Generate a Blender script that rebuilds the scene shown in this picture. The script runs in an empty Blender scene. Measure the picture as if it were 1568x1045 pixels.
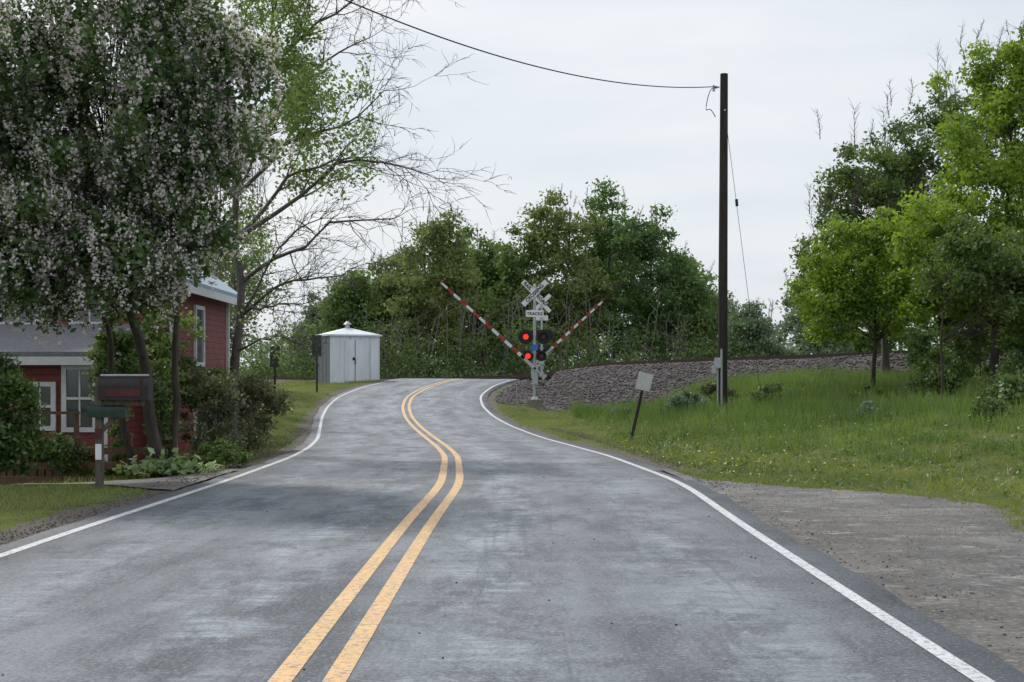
import bpy, bmesh, math, random
import numpy as np
from mathutils import Vector, Matrix
rng=np.random.default_rng(11)
random.seed(5)
scene=bpy.context.scene
COL=scene.collection
# ------------------------------------------------------------------ helpers
def smooth(a,b,x):
    t=np.clip((np.asarray(x,float)-a)/(b-a),0,1); return t*t*(3-2*t)
def wob(x,y,s=1.0):
    x=np.asarray(x)/s; y=np.asarray(y)/s
    return (np.sin(x*1.7+y*.6+1.3)+np.sin(x*-.9+y*2.1+.4)+np.sin(x*3.3+y*2.7+2.2)*.6+np.sin(x*5.1-y*4.3)*.4)/3.0
def new_mat(name):
    m=bpy.data.materials.new(name); m.use_nodes=True
    m.node_tree.nodes.clear(); return m,m.node_tree.nodes,m.node_tree.links
def N(ns,t,**k):
    n=ns.new(t)
    for a,b in k.items(): setattr(n,a,b)
    return n
def mixc(ns,ls,fac,a,b,blend='MIX'):
    n=ns.new('ShaderNodeMix'); n.data_type='RGBA'; n.blend_type=blend
    for sock,v in ((n.inputs[0],fac),(n.inputs[6],a),(n.inputs[7],b)):
        if isinstance(v,(int,float)): sock.default_value=v
        elif isinstance(v,tuple): sock.default_value=(*v,1) if len(v)==3 else v
        else: ls.new(v,sock)
    return n.outputs[2]
def noise(ns,ls,vec,scale,detail=4,rough=.55):
    n=ns.new('ShaderNodeTexNoise'); n.inputs['Scale'].default_value=scale; n.inputs['Detail'].default_value=detail
    n.inputs['Roughness'].default_value=rough
    if vec is not None: ls.new(vec,n.inputs['Vector'])
    return n.outputs['Fac']
def maprange(ns,ls,v,a,b,c=0.,d=1.):
    n=ns.new('ShaderNodeMapRange'); ls.new(v,n.inputs[0])
    for i,q in enumerate((a,b,c,d)): n.inputs[i+1].default_value=q
    return n.outputs[0]
def math_(ns,ls,op,a,b=None):
    n=ns.new('ShaderNodeMath'); n.operation=op
    for i,v in enumerate((a,b)):
        if v is None: continue
        if isinstance(v,(int,float)): n.inputs[i].default_value=v
        else: ls.new(v,n.inputs[i])
    return n.outputs[0]
def obj_coord(ns,ls,scale=(1,1,1),which='Object'):
    t=ns.new('ShaderNodeTexCoord'); m=ns.new('ShaderNodeMapping'); m.inputs['Scale'].default_value=scale
    ls.new(t.outputs[which],m.inputs[0]); return m.outputs[0]
def finish(ns,ls,color,rough=.8,metal=0.,bump=None,bstr=.3,bdist=.02,spec=.4,emit=None):
    p=ns.new('ShaderNodeBsdfPrincipled'); o=ns.new('ShaderNodeOutputMaterial')
    if isinstance(color,tuple): p.inputs['Base Color'].default_value=(*color,1)
    else: ls.new(color,p.inputs['Base Color'])
    if isinstance(rough,(int,float)): p.inputs['Roughness'].default_value=rough
    else: ls.new(rough,p.inputs['Roughness'])
    p.inputs['Metallic'].default_value=metal; p.inputs['Specular IOR Level'].default_value=spec
    if emit: p.inputs['Emission Color'].default_value=(*emit[0],1); p.inputs['Emission Strength'].default_value=emit[1]
    if bump is not None:
        b=ns.new('ShaderNodeBump'); b.inputs['Strength'].default_value=bstr; b.inputs['Distance'].default_value=bdist
        ls.new(bump,b.inputs['Height']); ls.new(b.outputs[0],p.inputs['Normal'])
    ls.new(p.outputs[0],o.inputs[0])
def simple(name,col,rough=.6,var=.25,scale=6.,metal=0.,stretch=(1,1,1),spec=.4,emit=None,bstr=.15):
    m,ns,ls=new_mat(name); v=obj_coord(ns,ls,stretch)
    f=maprange(ns,ls,noise(ns,ls,v,scale,5,.65),.3,.7)
    c=mixc(ns,ls,f,tuple(x*(1-var) for x in col),tuple(min(1,x*(1+var)) for x in col))
    finish(ns,ls,c,rough,metal,noise(ns,ls,v,scale*4,3) if bstr>0 else None,bstr,.01,spec,emit); return m
def leafmat(name,dark,light,trans=.4,nscale=.8,gloss=.05):
    m,ns,ls=new_mat(name)
    a=N(ns,'ShaderNodeAttribute',attribute_name='tint')
    v=obj_coord(ns,ls); f=maprange(ns,ls,noise(ns,ls,v,nscale,3),.35,.65)
    fac=math_(ns,ls,'ADD',math_(ns,ls,'MULTIPLY',a.outputs['Fac'],.6),math_(ns,ls,'MULTIPLY',f,.4))
    c=mixc(ns,ls,fac,dark,light)
    d=N(ns,'ShaderNodeBsdfDiffuse'); t=N(ns,'ShaderNodeBsdfTranslucent'); g=N(ns,'ShaderNodeBsdfGlossy'); g.inputs['Roughness'].default_value=.45
    tc=mixc(ns,ls,.4,c,(1.,1.,.25),'MULTIPLY')
    ls.new(c,d.inputs[0]); ls.new(tc,t.inputs[0]); g.inputs[0].default_value=(.8,.85,.9,1)
    x=N(ns,'ShaderNodeMixShader'); x.inputs[0].default_value=trans; ls.new(d.outputs[0],x.inputs[1]); ls.new(t.outputs[0],x.inputs[2])
    y=N(ns,'ShaderNodeMixShader'); y.inputs[0].default_value=gloss; ls.new(x.outputs[0],y.inputs[1]); ls.new(g.outputs[0],y.inputs[2])
    o=N(ns,'ShaderNodeOutputMaterial'); ls.new(y.outputs[0],o.inputs[0]); return m
def mesh_np(name,verts,faces,mats,parent=None,tint=None,smooth_=False,midx=None):
    me=bpy.data.meshes.new(name); verts=np.ascontiguousarray(verts,dtype=np.float32); faces=np.ascontiguousarray(faces,dtype=np.int32)
    k=faces.shape[1]; me.vertices.add(len(verts)); me.vertices.foreach_set('co',verts.ravel())
    me.loops.add(faces.size); me.loops.foreach_set('vertex_index',faces.ravel())
    me.polygons.add(len(faces)); me.polygons.foreach_set('loop_start',np.arange(0,faces.size,k,dtype=np.int32))
    if midx is not None: me.polygons.foreach_set('material_index',midx.astype(np.int32))
    for m in (mats if isinstance(mats,list) else [mats]): me.materials.append(m)
    me.update(calc_edges=True)
    if smooth_: me.polygons.foreach_set('use_smooth',np.ones(len(faces),dtype=bool))
    if tint is not None:
        a=me.attributes.new('tint','FLOAT','FACE'); a.data.foreach_set('value',tint.astype(np.float32))
    ob=bpy.data.objects.new(name,me); COL.objects.link(ob)
    if parent: ob.parent=parent
    return ob
def empty(name,loc=(0,0,0)):
    e=bpy.data.objects.new(name,None); e.location=loc; e.empty_display_size=.3; COL.objects.link(e); return e
class Bld:
    def __init__(s): s.bm=bmesh.new()
    def _fin(s,vs,M,mat):
        bmesh.ops.transform(s.bm,matrix=M,verts=vs)
        for f in {f for v in vs for f in v.link_faces}: f.material_index=mat
    def box(s,c,size,R=None,mat=0,bev=0.):
        r=bmesh.ops.create_cube(s.bm,size=1.); vs=r['verts']
        bmesh.ops.transform(s.bm,matrix=Matrix.Diagonal((*size,1)),verts=vs)
        if bev>0:
            es=list({e for v in vs for e in v.link_edges})
            r=bmesh.ops.bevel(s.bm,geom=es,offset=bev,segments=2,affect='EDGES'); vs=list({v for f in r['faces'] for v in f.verts}|{v for v in vs if v.is_valid})
        s._fin(vs,Matrix.Translation(c)@(R.to_4x4() if R else Matrix.Identity(4)),mat); return s
    def cyl(s,p0,p1,r0,r1=None,seg=16,mat=0,caps=True):
        p0=Vector(p0);p1=Vector(p1);r1=r0 if r1 is None else r1; d=p1-p0
        r=bmesh.ops.create_cone(s.bm,cap_ends=caps,segments=seg,radius1=r0,radius2=r1,depth=d.length)
        s._fin(r['verts'],Matrix.Translation((p0+p1)/2)@d.to_track_quat('Z','Y').to_matrix().to_4x4(),mat); return s
    def poly(s,pts,mat=0):
        f=s.bm.faces.new([s.bm.verts.new(p) for p in pts]); f.material_index=mat; return s
    def prism(s,pts,off,mat=0):
        off=Vector(off); a=[s.bm.verts.new(p) for p in pts]; b=[s.bm.verts.new(Vector(p)+off) for p in pts]; fs=[s.bm.faces.new(a),s.bm.faces.new(b[::-1])]
        n=len(a)
        for i in range(n): fs.append(s.bm.faces.new([a[i],b[i],b[(i+1)%n],a[(i+1)%n]]))
        for f in fs: f.material_index=mat
        return s
    def done(s,name,mats,parent=None,loc=(0,0,0),rot=None):
        bmesh.ops.recalc_face_normals(s.bm,faces=s.bm.faces)
        me=bpy.data.meshes.new(name); s.bm.to_mesh(me); s.bm.free()
        for m in (mats if isinstance(mats,list) else [mats]): me.materials.append(m)
        o=bpy.data.objects.new(name,me); o.location=loc
        if rot: o.rotation_euler=rot
        COL.objects.link(o)
        if parent: o.parent=parent
        return o
RY=lambda a: Matrix.Rotation(a,3,'Y')
# ------------------------------------------------------------------ terrain functions
ty=np.array([-30,7,15,20.5,30,36,43,50,56,62,68,74,80,84,90,100,115,140.])
tx=np.array([-1.05,-1.02,-.98,-.88,-1.27,-1.75,-2.47,-3.35,-4.09,-4.65,-4.9,-4.4,-3.3,-2.85,-2.7,-2.2,0,6.])
tz=np.array([0,0,0,0,-.12,-.2,-.25,-.15,.05,.35,.72,1.15,1.52,1.6,1.58,1.3,1.0,.9])
dy=np.arange(-40,150,.25)
ker=np.exp(-.5*(np.arange(-12,13)/6.)**2); ker/=ker.sum()
def sm(v):
    p=np.pad(v,12,mode='edge'); return np.convolve(p,ker,'valid')
dx_=sm(np.interp(dy,ty,tx)); dz_=sm(np.interp(dy,ty,tz)); dth=np.gradient(dx_,dy)
rx=lambda y: np.interp(y,dy,dx_)
rz=lambda y: np.interp(y,dy,dz_)
rc=lambda y: 1/np.sqrt(1+np.interp(y,dy,dth)**2)
HW=3.66
TX,TY=-2.8,85.; td=(0.766,-.643); tn=(.643,.766)
def trk(x,y):
    s=(x-TX)*td[0]+(y-TY)*td[1]; d=(x-TX)*tn[0]+(y-TY)*tn[1]; return s,d
zt=lambda s: 1.46+.45*smooth(5,12,s)+.024*np.clip(s,0,60)
def uof(x,y): return (x-rx(y))*rc(y)
def ground(x,y):
    x=np.asarray(x,float); y=np.asarray(y,float)
    u=uof(x,y); a=np.abs(u); z0=rz(y)
    gr=.02+.08*np.clip(x-3.5,0,8)+.02*np.clip(x-11.5,0,20)
    gr=gr*smooth(20,30,y)+(-.02)*(1-smooth(20,30,y))
    gr=gr+.7*smooth(39,55,y+.3*wob(x,y,3))*smooth(5.5,10,x)
    gr=gr+ (.7-gr)*smooth(90,110,y)
    gl=np.interp(y,[0,20,25,33,42,55,70,82,100,130],[-.02,-.02,-.3,-.35,-.05,.38,.98,1.4,1.0,.5])
    gl=gl-.35*smooth(-7.5,-10,x)*smooth(34,26,y)
    g=np.where(u>0,gr,gl)
    w=smooth(HW,HW+np.where(u>0,4.2,3.0),a)
    z=(z0-.03)*(1-w)+g*w
    s,d=trk(x,y)
    bank=zt(s)-np.where(d<0,.27,.4)*np.maximum(0,np.abs(d)-2.1)
    onroad=smooth(HW+2.5,HW+.3,a)
    bank=bank-onroad*6*smooth(-70,-1,-np.abs(d))*1.0
    k=.25; m=np.maximum(z,bank); h=np.clip(.5+.5*(bank-z)/k,0,1); zz=z*(1-h)+bank*h+k*h*(1-h)*.5
    zz=zz*(1-onroad)+np.minimum(zz,z)*onroad
    off=smooth(HW+.1,HW+1.2,a)
    zz=zz+off*(.05*wob(x,y,1.1)+.09*wob(x+9,y,3.5)*smooth(2,6,a-HW))*smooth(5,60,a+y*.8)
    # under the paving the ground lies lower
    zz=np.where(a<HW+.02,np.minimum(zz,z0-.07),zz)
    return zz
def ballast(x,y):
    s,d=trk(x,y); u=uof(x,y)
    n=wob(x,y,1.6)*1.6+wob(x,y,.5)*.5
    m=smooth(22.5+n,21+n,s)*smooth(-15.+n*.4,-14.+n*.4,d)*smooth(5,3,d)*smooth(3.9,4.3,u)*smooth(61.3,62.8,y+n*.3)
    m2=smooth(3.0,2.3,np.abs(d)+n*.15)
    m3=smooth(-5.6,-4.6,d+n*.3)*smooth(2,0,d)*smooth(4,8,s)
    return np.maximum(m,np.maximum(m2,m3))
DRY=[-30,10,13.4,15.2,16.8,18.0,19.2,20.3,21.5,24.4]; DRE=[5.5,5.2,5.0,5.5,5.8,5.6,4.9,3.9,3.1,2.62]
def drive_r(x,y): # paved pull-off on the right
    return np.interp(y,DRY,DRE)+.1*wob(y*2,y,.7)-x
def drive_l(x,y):
    c=21.9+.1*(x+4.8); hw=.95+1.4*smooth(-6.2,-4.6,x)
    return hw+.08*wob(x,y,.4)-np.abs(y-c)
def dirt(x,y):
    u=uof(x,y); a=np.abs(u)
    n=wob(x,y,.5)*.22+wob(x,y,1.7)*.2
    wid=np.where(u>0,np.interp(y,[0,18,24,40,60],[.4,.5,.6,.28,.2]),np.interp(y,[0,14,18,26,50],[.75,.7,.4,.3,.3]))
    m=smooth(HW+wid+.25,HW+wid-.1,a+n)
    m2=smooth(-.35,.05,drive_r(x,y)+.15*wob(x,y,.35))*(u>0)*(y<25)
    return np.maximum(m,m2)
# ------------------------------------------------------------------ materials
def m_ground():
    m,ns,ls=new_mat('ground_grass_soil'); v=obj_coord(ns,ls)
    n1=maprange(ns,ls,noise(ns,ls,v,.35,5,.6),.35,.65); n2=noise(ns,ls,v,3.,6,.7); n3=noise(ns,ls,v,25,4,.7)
    g=mixc(ns,ls,n1,(.08,.115,.03),(.14,.18,.05)); g=mixc(ns,ls,maprange(ns,ls,n2,.46,.66),g,(.24,.225,.12)); g=mixc(ns,ls,maprange(ns,ls,n3,.3,.75,0,.7),g,(.04,.055,.018))
    dd=mixc(ns,ls,noise(ns,ls,v,40,4,.8),(.06,.052,.045),(.24,.215,.19))
    vo=ns.new('ShaderNodeTexVoronoi'); vo.inputs['Scale'].default_value=9; ls.new(v,vo.inputs['Vector'])
    bw=N(ns,'ShaderNodeRGBToBW'); ls.new(vo.outputs['Color'],bw.inputs[0])
    bl=mixc(ns,ls,bw.outputs[0],(.045,.042,.043),(.2,.185,.18)); bl=mixc(ns,ls,maprange(ns,ls,noise(ns,ls,v,1.2,4),.4,.65,0,.5),bl,(.09,.065,.055))
    a1=N(ns,'ShaderNodeAttribute',attribute_name='dirt'); a2=N(ns,'ShaderNodeAttribute',attribute_name='ballast')
    f1=maprange(ns,ls,math_(ns,ls,'ADD',a1.outputs['Fac'],math_(ns,ls,'MULTIPLY',math_(ns,ls,'SUBTRACT',noise(ns,ls,v,7,6,.75),.5),1.6)),.35,.65)
    f2=maprange(ns,ls,math_(ns,ls,'ADD',a2.outputs['Fac'],math_(ns,ls,'MULTIPLY',math_(ns,ls,'SUBTRACT',n2,.5),1.)),.4,.6)
    c=mixc(ns,ls,f1,g,dd); c=mixc(ns,ls,f2,c,bl)
    finish(ns,ls,c,.95,0,math_(ns,ls,'ADD',n3,vo.outputs['Distance']),.8,.05,.15); return m
def m_asphalt(name,base,worn=False):
    m,ns,ls=new_mat(name); uv=N(ns,'ShaderNodeUVMap',uv_map='UVMap')
    def mp(sc,off=0):
        q=ns.new('ShaderNodeMapping'); q.inputs['Scale'].default_value=sc; q.inputs['Location'].default_value=(off,off*.7,0); ls.new(uv.outputs[0],q.inputs[0]); return q.outputs[0]
    d=tuple(x*.42 for x in base); l=tuple(x*2.5 for x in base)
    big=maprange(ns,ls,noise(ns,ls,mp((.8,.25,1)),1.,8,.7),.4,.6)
    c=mixc(ns,ls,big,tuple(x*.58 for x in base),tuple(x*1.2 for x in base))
    if not worn:
        sx=N(ns,'ShaderNodeSeparateXYZ'); ls.new(uv.outputs[0],sx.inputs[0])
        au=math_(ns,ls,'ABSOLUTE',sx.outputs[0])
        w=math_(ns,ls,'ADD',math_(ns,ls,'MULTIPLY',math_(ns,ls,'COSINE',math_(ns,ls,'MULTIPLY',math_(ns,ls,'SUBTRACT',au,.85),3.7)),.42),.58)
        brk=maprange(ns,ls,noise(ns,ls,mp((1.5,.5,1),3),1.1,9,.76),.44,.56)
        tr=maprange(ns,ls,noise(ns,ls,mp((1.3,6.,1),7),1.1,7,.8),.42,.6,.2,1.)
        c=mixc(ns,ls,math_(ns,ls,'MULTIPLY',math_(ns,ls,'MULTIPLY',w,brk),math_(ns,ls,'MULTIPLY',tr,.9)),c,l)
        tr2=maprange(ns,ls,noise(ns,ls,mp((1.7,1.1,1),11),.9,9,.78),.51,.6,0,.7)
        c=mixc(ns,ls,tr2,c,d)
        lg=maprange(ns,ls,noise(ns,ls,mp((5.,.12,1),5),1.3,6,.7),.56,.66,0,.5)
        c=mixc(ns,ls,lg,c,d)
        edge=maprange(ns,ls,math_(ns,ls,'ADD',au,math_(ns,ls,'MULTIPLY',brk,.5)),2.6,3.8,0,.55); c=mixc(ns,ls,edge,c,d)
    else:
        c=mixc(ns,ls,maprange(ns,ls,noise(ns,ls,mp((1,1,1)),1.2,9,.8),.45,.55,0,.95),c,d)
        c=mixc(ns,ls,maprange(ns,ls,noise(ns,ls,mp((.7,1.1,1),4),2.2,9,.85),.54,.6,0,.8),c,(.34,.325,.315))
        c=mixc(ns,ls,maprange(ns,ls,noise(ns,ls,mp((1,1,1),9),.8,6,.7),.5,.6,0,.5),c,(.14,.12,.1))
    ag=noise(ns,ls,mp((1,1,1)),34 if not worn else 20,5,.85)
    c=mixc(ns,ls,maprange(ns,ls,ag,.53,.64,0,.7),c,l); c=mixc(ns,ls,maprange(ns,ls,ag,.47,.36,0,.85),c,tuple(x*.3 for x in base))
    vo=ns.new('ShaderNodeTexVoronoi'); vo.feature='DISTANCE_TO_EDGE'; vo.inputs['Scale'].default_value=.5 if not worn else .9
    wv=ns.new('ShaderNodeVectorMath'); wv.operation='ADD'
    nn=ns.new('ShaderNodeTexNoise'); nn.inputs['Scale'].default_value=2.5; nn.inputs['Detail'].default_value=5; ls.new(uv.outputs[0],nn.inputs['Vector'])
    ls.new(mp((1,1,1)),wv.inputs[0]); ls.new(nn.outputs['Color'],wv.inputs[1]); ls.new(wv.outputs[0],vo.inputs['Vector'])
    cm=math_(ns,ls,'MULTIPLY',maprange(ns,ls,vo.outputs['Distance'],.0,.014,1,0),maprange(ns,ls,noise(ns,ls,mp((.3,.3,1)),1.1,3),.48,.6,0,.75))
    c=mixc(ns,ls,cm,c,tuple(x*.28 for x in base))
    finish(ns,ls,c,maprange(ns,ls,big,0,1,.7,.55),0,ag,.7,.018,.4); return m
def m_line(name,col,under,wear):
    m,ns,ls=new_mat(name); v=obj_coord(ns,ls)
    f=maprange(ns,ls,noise(ns,ls,v,18,9,.85),wear,wear+.06,0,.85)
    c=mixc(ns,ls,maprange(ns,ls,noise(ns,ls,v,1.5,6,.7),.35,.65,0,.55),col,tuple(x*.65+.03 for x in col)); c=mixc(ns,ls,f,c,under)
    finish(ns,ls,c,.6,0,noise(ns,ls,v,60,3),.3,.008,.4); return m
M_ground=m_ground()
ASP=(.152,.17,.196)
M_road=m_asphalt('asphalt',ASP); M_drive=m_asphalt('old_asphalt_driveway',(.135,.128,.125),True)
M_yel=m_line('yellow_paint',(.78,.5,.23),ASP,.51); M_wht=m_line('white_paint_line',(.66,.67,.69),ASP,.51)
M_bark=simple('bark',(.06,.05,.042),.9,.45,9,stretch=(1,1,.25),bstr=.6)
M_barkg=simple('pale_bark',(.17,.155,.135),.9,.35,9,stretch=(1,1,.3),bstr=.4)
M_twig=simple('twig_bark',(.11,.098,.088),.9,.3,5)
M_pole=simple('creosote_wood',(.03,.025,.023),.85,.5,12,stretch=(1,1,.1),bstr=.6)
M_wire=simple('wire',(.02,.02,.022),.6,.1)
M_galv=simple('galvanised_steel',(.42,.44,.46),.42,.15,8,metal=.5)
M_white=simple('white_sign_paint',(.74,.75,.77),.5,.08,10)
M_black=simple('black_paint',(.012,.012,.013),.5,.2,10)
M_redrefl=simple('red_reflective',(.36,.03,.03),.45,.2,10)
M_armw=simple('gate_arm_white',(.68,.69,.72),.5,.12,10)
M_blue=simple('blue_sign',(.03,.16,.55),.45,.15,10)
M_lamp=simple('lit_red_lens',(.6,.03,.02),.3,.1,10,emit=((1.,.03,.02),1.1))
M_lampoff=simple('dark_red_lens',(.09,.008,.008),.2,.1,10)
M_rail=simple('rusty_rail',(.1,.065,.05),.55,.3,8,metal=.3)
M_tie=simple('timber_sleeper',(.06,.045,.035),.9,.3,8)
M_rubber=simple('crossing_panel',(.045,.045,.048),.8,.2,8)
M_stone=simple('ballast_stone',(.125,.113,.113),.9,.6,3)
M_redwood=simple('red_chimney',(.15,.05,.04),.75,.25,5)
def m_siding():
    m,ns,ls=new_mat('red_clapboard'); v=obj_coord(ns,ls)
    s=N(ns,'ShaderNodeSeparateXYZ'); ls.new(v,s.inputs[0])
    fr=math_(ns,ls,'FRACT',math_(ns,ls,'MULTIPLY',s.outputs[2],7.5))
    c=mixc(ns,ls,maprange(ns,ls,noise(ns,ls,v,3,5),.3,.7),(.16,.045,.04),(.24,.072,.062)); c=mixc(ns,ls,maprange(ns,ls,fr,.88,.97,0,.75),c,(.02,.006,.006))
    finish(ns,ls,c,.7,0,math_(ns,ls,'SUBTRACT',1.,fr),.8,.02,.3); return m
M_siding=m_siding()
M_trim=simple('white_trim',(.66,.67,.7),.6,.1,8)
M_glass=simple('window_glass',(.05,.06,.07),.08,.4,1.5,spec=1.,bstr=0)
M_shingle=simple('grey_shingle',(.19,.19,.21),.85,.35,14,stretch=(1,1,3))
M_metalroof=simple('blue_metal_roof',(.27,.38,.48),.4,.12,4,metal=.2)
M_shedw=simple('white_metal_shed',(.68,.72,.78),.45,.1,2.5,stretch=(1,1,.3))
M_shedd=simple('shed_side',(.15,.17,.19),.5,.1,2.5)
M_deck=simple('brown_deck_wood',(.13,.075,.048),.8,.35,6,stretch=(4,1,1))
M_mailg=simple('mailbox_green',(.012,.035,.025),.4,.2,10)
M_mailb=simple('mailbox_black',(.022,.016,.018),.45,.3,10)
M_mailr=simple('mailbox_red',(.08,.016,.018),.5,.2,10)
M_post=simple('weathered_post',(.1,.085,.07),.9,.4,10,stretch=(3,3,.6))
M_signback=simple('sign_back_green',(.022,.036,.032),.6,.2,10)
M_signlight=simple('sign_light',(.5,.5,.49),.6,.15,10)
M_sleeve=simple('rock_grey',(.2,.19,.17),.9,.3,5,bstr=.6)
L_crab=leafmat('crabapple_leaf',(.03,.065,.022),(.15,.25,.06),.4,.9)
L_bloss=leafmat('blossom',(.68,.6,.64),(.92,.88,.91),.4,1.2,.02)
L_bright=leafmat('bright_leaf',(.1,.2,.018),(.4,.56,.06),.5,.5)
L_mid=leafmat('mid_leaf',(.055,.1,.026),(.22,.32,.07),.45,.4)
L_far=leafmat('far_leaf',(.1,.17,.055),(.28,.4,.125),.45,.12,.03)
L_far2=leafmat('far_leaf_yellowish',(.16,.21,.075),(.35,.43,.155),.45,.12,.03)
L_far3=leafmat('far_leaf_deep',(.075,.15,.055),(.21,.34,.11),.45,.12,.03)
L_under=leafmat('undergrowth_leaf',(.05,.085,.03),(.16,.23,.07),.4,.3,.03)
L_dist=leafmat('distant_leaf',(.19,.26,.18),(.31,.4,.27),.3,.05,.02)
L_light=leafmat('young_leaf',(.14,.22,.045),(.35,.46,.13),.5,.7)
L_shrub=leafmat('shrub_leaf',(.04,.08,.025),(.17,.27,.06),.4,1.5)
L_hosta=leafmat('hosta_leaf',(.18,.3,.1),(.5,.6,.34),.3,3)
L_grass=leafmat('grass_blade',(.1,.15,.025),(.34,.38,.09),.45,.35)
L_tall=leafmat('tall_grass_blade',(.055,.12,.022),(.25,.36,.085),.45,.45)
L_olive=leafmat('brown_shrub_leaf',(.08,.09,.045),(.22,.24,.11),.35,1.5)
L_blue=leafmat('bluish_leaf',(.1,.17,.12),(.24,.33,.22),.35,1.5)
M_dand=simple('dandelion_yellow',(.7,.52,.03),.7,.1,10)
# ------------------------------------------------------------------ ground
def grow_axis(start,step,lim,k=1.12):
    o=[];v=start;s=step
    while v<lim: s*=k; v+=s; o.append(v)
    return np.array(o)
xs=np.concatenate([-grow_axis(15,.25,900)[::-1],np.arange(-15,20,.22),grow_axis(20,.25,900)])
ys=np.concatenate([-grow_axis(5,.4,300)[::-1]-0,np.arange(-5,30,.28),np.arange(30,100,.4),grow_axis(100,.4,1600)])
X,Y=np.meshgrid(xs,ys); Z=ground(X,Y)
Z=np.where(Y>150,Z*0+.55+(Z-.55)*np.clip(1-(Y-150)/80,0,1),Z)
nx,ny=len(xs),len(ys); idx=np.arange(nx*ny).reshape(ny,nx)
F=np.stack([idx[:-1,:-1],idx[:-1,1:],idx[1:,1:],idx[1:,:-1]],-1).reshape(-1,4)
g=mesh_np('ground',np.stack([X,Y,Z],-1).reshape(-1,3),F,M_ground,smooth_=True)
for nme,fn in (('dirt',dirt),('ballast',ballast)):
    a=g.data.attributes.new(nme,'FLOAT','POINT'); a.data.foreach_set('value',fn(X,Y).ravel().astype(np.float32))
# ------------------------------------------------------------------ road
sy=np.arange(-25,132,.5); sxx=rx(sy); sth=np.interp(sy,dy,dth); cs=1/np.sqrt(1+sth**2); nxv=cs; nyv=-sth*cs
arc=np.concatenate([[0],np.cumsum(np.hypot(np.diff(sxx),np.diff(sy)))])
def strip(name,u_list,dz,mat,parent=None,rag=0,skirt=0,y0=-25,y1=132):
    sel=(sy>=y0)&(sy<=y1); Sy=sy[sel];n=len(Sy); cols=[];uvs=[]
    for i,u in enumerate(u_list):
        uu=np.full(n,float(u))
        if rag and i in (0,len(u_list)-1): uu=uu+np.sign(u)*rag*wob(Sy*3,Sy,.6)
        px=sxx[sel]+nxv[sel]*uu; py=Sy+nyv[sel]*uu
        cols.append(np.stack([px,py,rz(Sy)+dz],-1)); uvs.append(np.stack([uu,arc[sel]],-1))
    if skirt:
        a=cols[0].copy();a[:,2]-=skirt; b=cols[-1].copy(); b[:,2]-=skirt; cols=[a]+cols+[b]; uvs=[uvs[0]]+uvs+[uvs[-1]]
    V=np.stack(cols,1); U=np.stack(uvs,1); k=V.shape[1]; id_=np.arange(n*k).reshape(n,k)
    F=np.stack([id_[:-1,:-1],id_[:-1,1:],id_[1:,1:],id_[1:,:-1]],-1).reshape(-1,4)
    o=mesh_np(name,V.reshape(-1,3),F,mat,parent)
    uvl=o.data.uv_layers.new(name='UVMap'); uvl.data.foreach_set('uv',U.reshape(-1,2)[F.ravel()].astype(np.float32).ravel())
    return o
road=strip('road',[-HW,-3.2,-2,-1,0,1,2,3.2,HW],0,M_road,rag=.07,skirt=.12)
strip('yellow_line_a',[-.195,-.075],.004,M_yel,road); strip('yellow_line_b',[.075,.195],.004,M_yel,road)
strip('white_edge_line_a',[-3.415,-3.31],.004,M_wht,road); strip('white_edge_line_b',[3.31,3.415],.004,M_wht,road)
pts=[]
for y in np.arange(-6,24.3,.12):
    pts.append((y,float(np.interp(y,DRY,DRE))+.1*float(wob(y*2,y,.7))+.06*float(wob(y*9,y,.5))))
V=[]
for (y,e) in pts:
    x0=float(rx(y))+HW-.12
    for t in np.linspace(0,1,7): V.append((x0+(e-x0)*t,y,0))
V=np.array(V); n=len(pts); id_=np.arange(n*7).reshape(n,7); F=np.stack([id_[:-1,:-1],id_[:-1,1:],id_[1:,1:],id_[1:,:-1]],-1).reshape(-1,4)
V[:,2]=np.maximum(-.016,ground(V[:,0],V[:,1])+.012); V[0::7,2]=-.012
dr=mesh_np('driveway',V,F,M_drive); uvl=dr.data.uv_layers.new(name='UVMap'); uvl.data.foreach_set('uv',V[F.ravel(),:2].astype(np.float32).ravel())
xsd=np.arange(-24,-4.55,.15); V=[]
for x in xsd:
    c=21.9+.1*(x+4.8); hw=.95+1.4*float(smooth(-6.2,-4.6,x))
    for t in np.linspace(-1,1,9): V.append((x,c+t*(hw+.06*float(wob(x,t*3,.3))),0))
V=np.array(V); V[:,2]=ground(V[:,0],V[:,1])+.025; V[:,2]=np.where(np.abs(uof(V[:,0],V[:,1]))<HW+.2,-.014,V[:,2])
n=len(xsd); id_=np.arange(n*9).reshape(n,9); F=np.stack([id_[:-1,:-1],id_[1:,:-1],id_[1:,1:],id_[:-1,1:]],-1).reshape(-1,4)
dl=mesh_np('driveway',V,F,M_drive); uvl=dl.data.uv_layers.new(name='UVMap'); uvl.data.foreach_set('uv',V[F.ravel(),:2].astype(np.float32).ravel())
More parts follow.
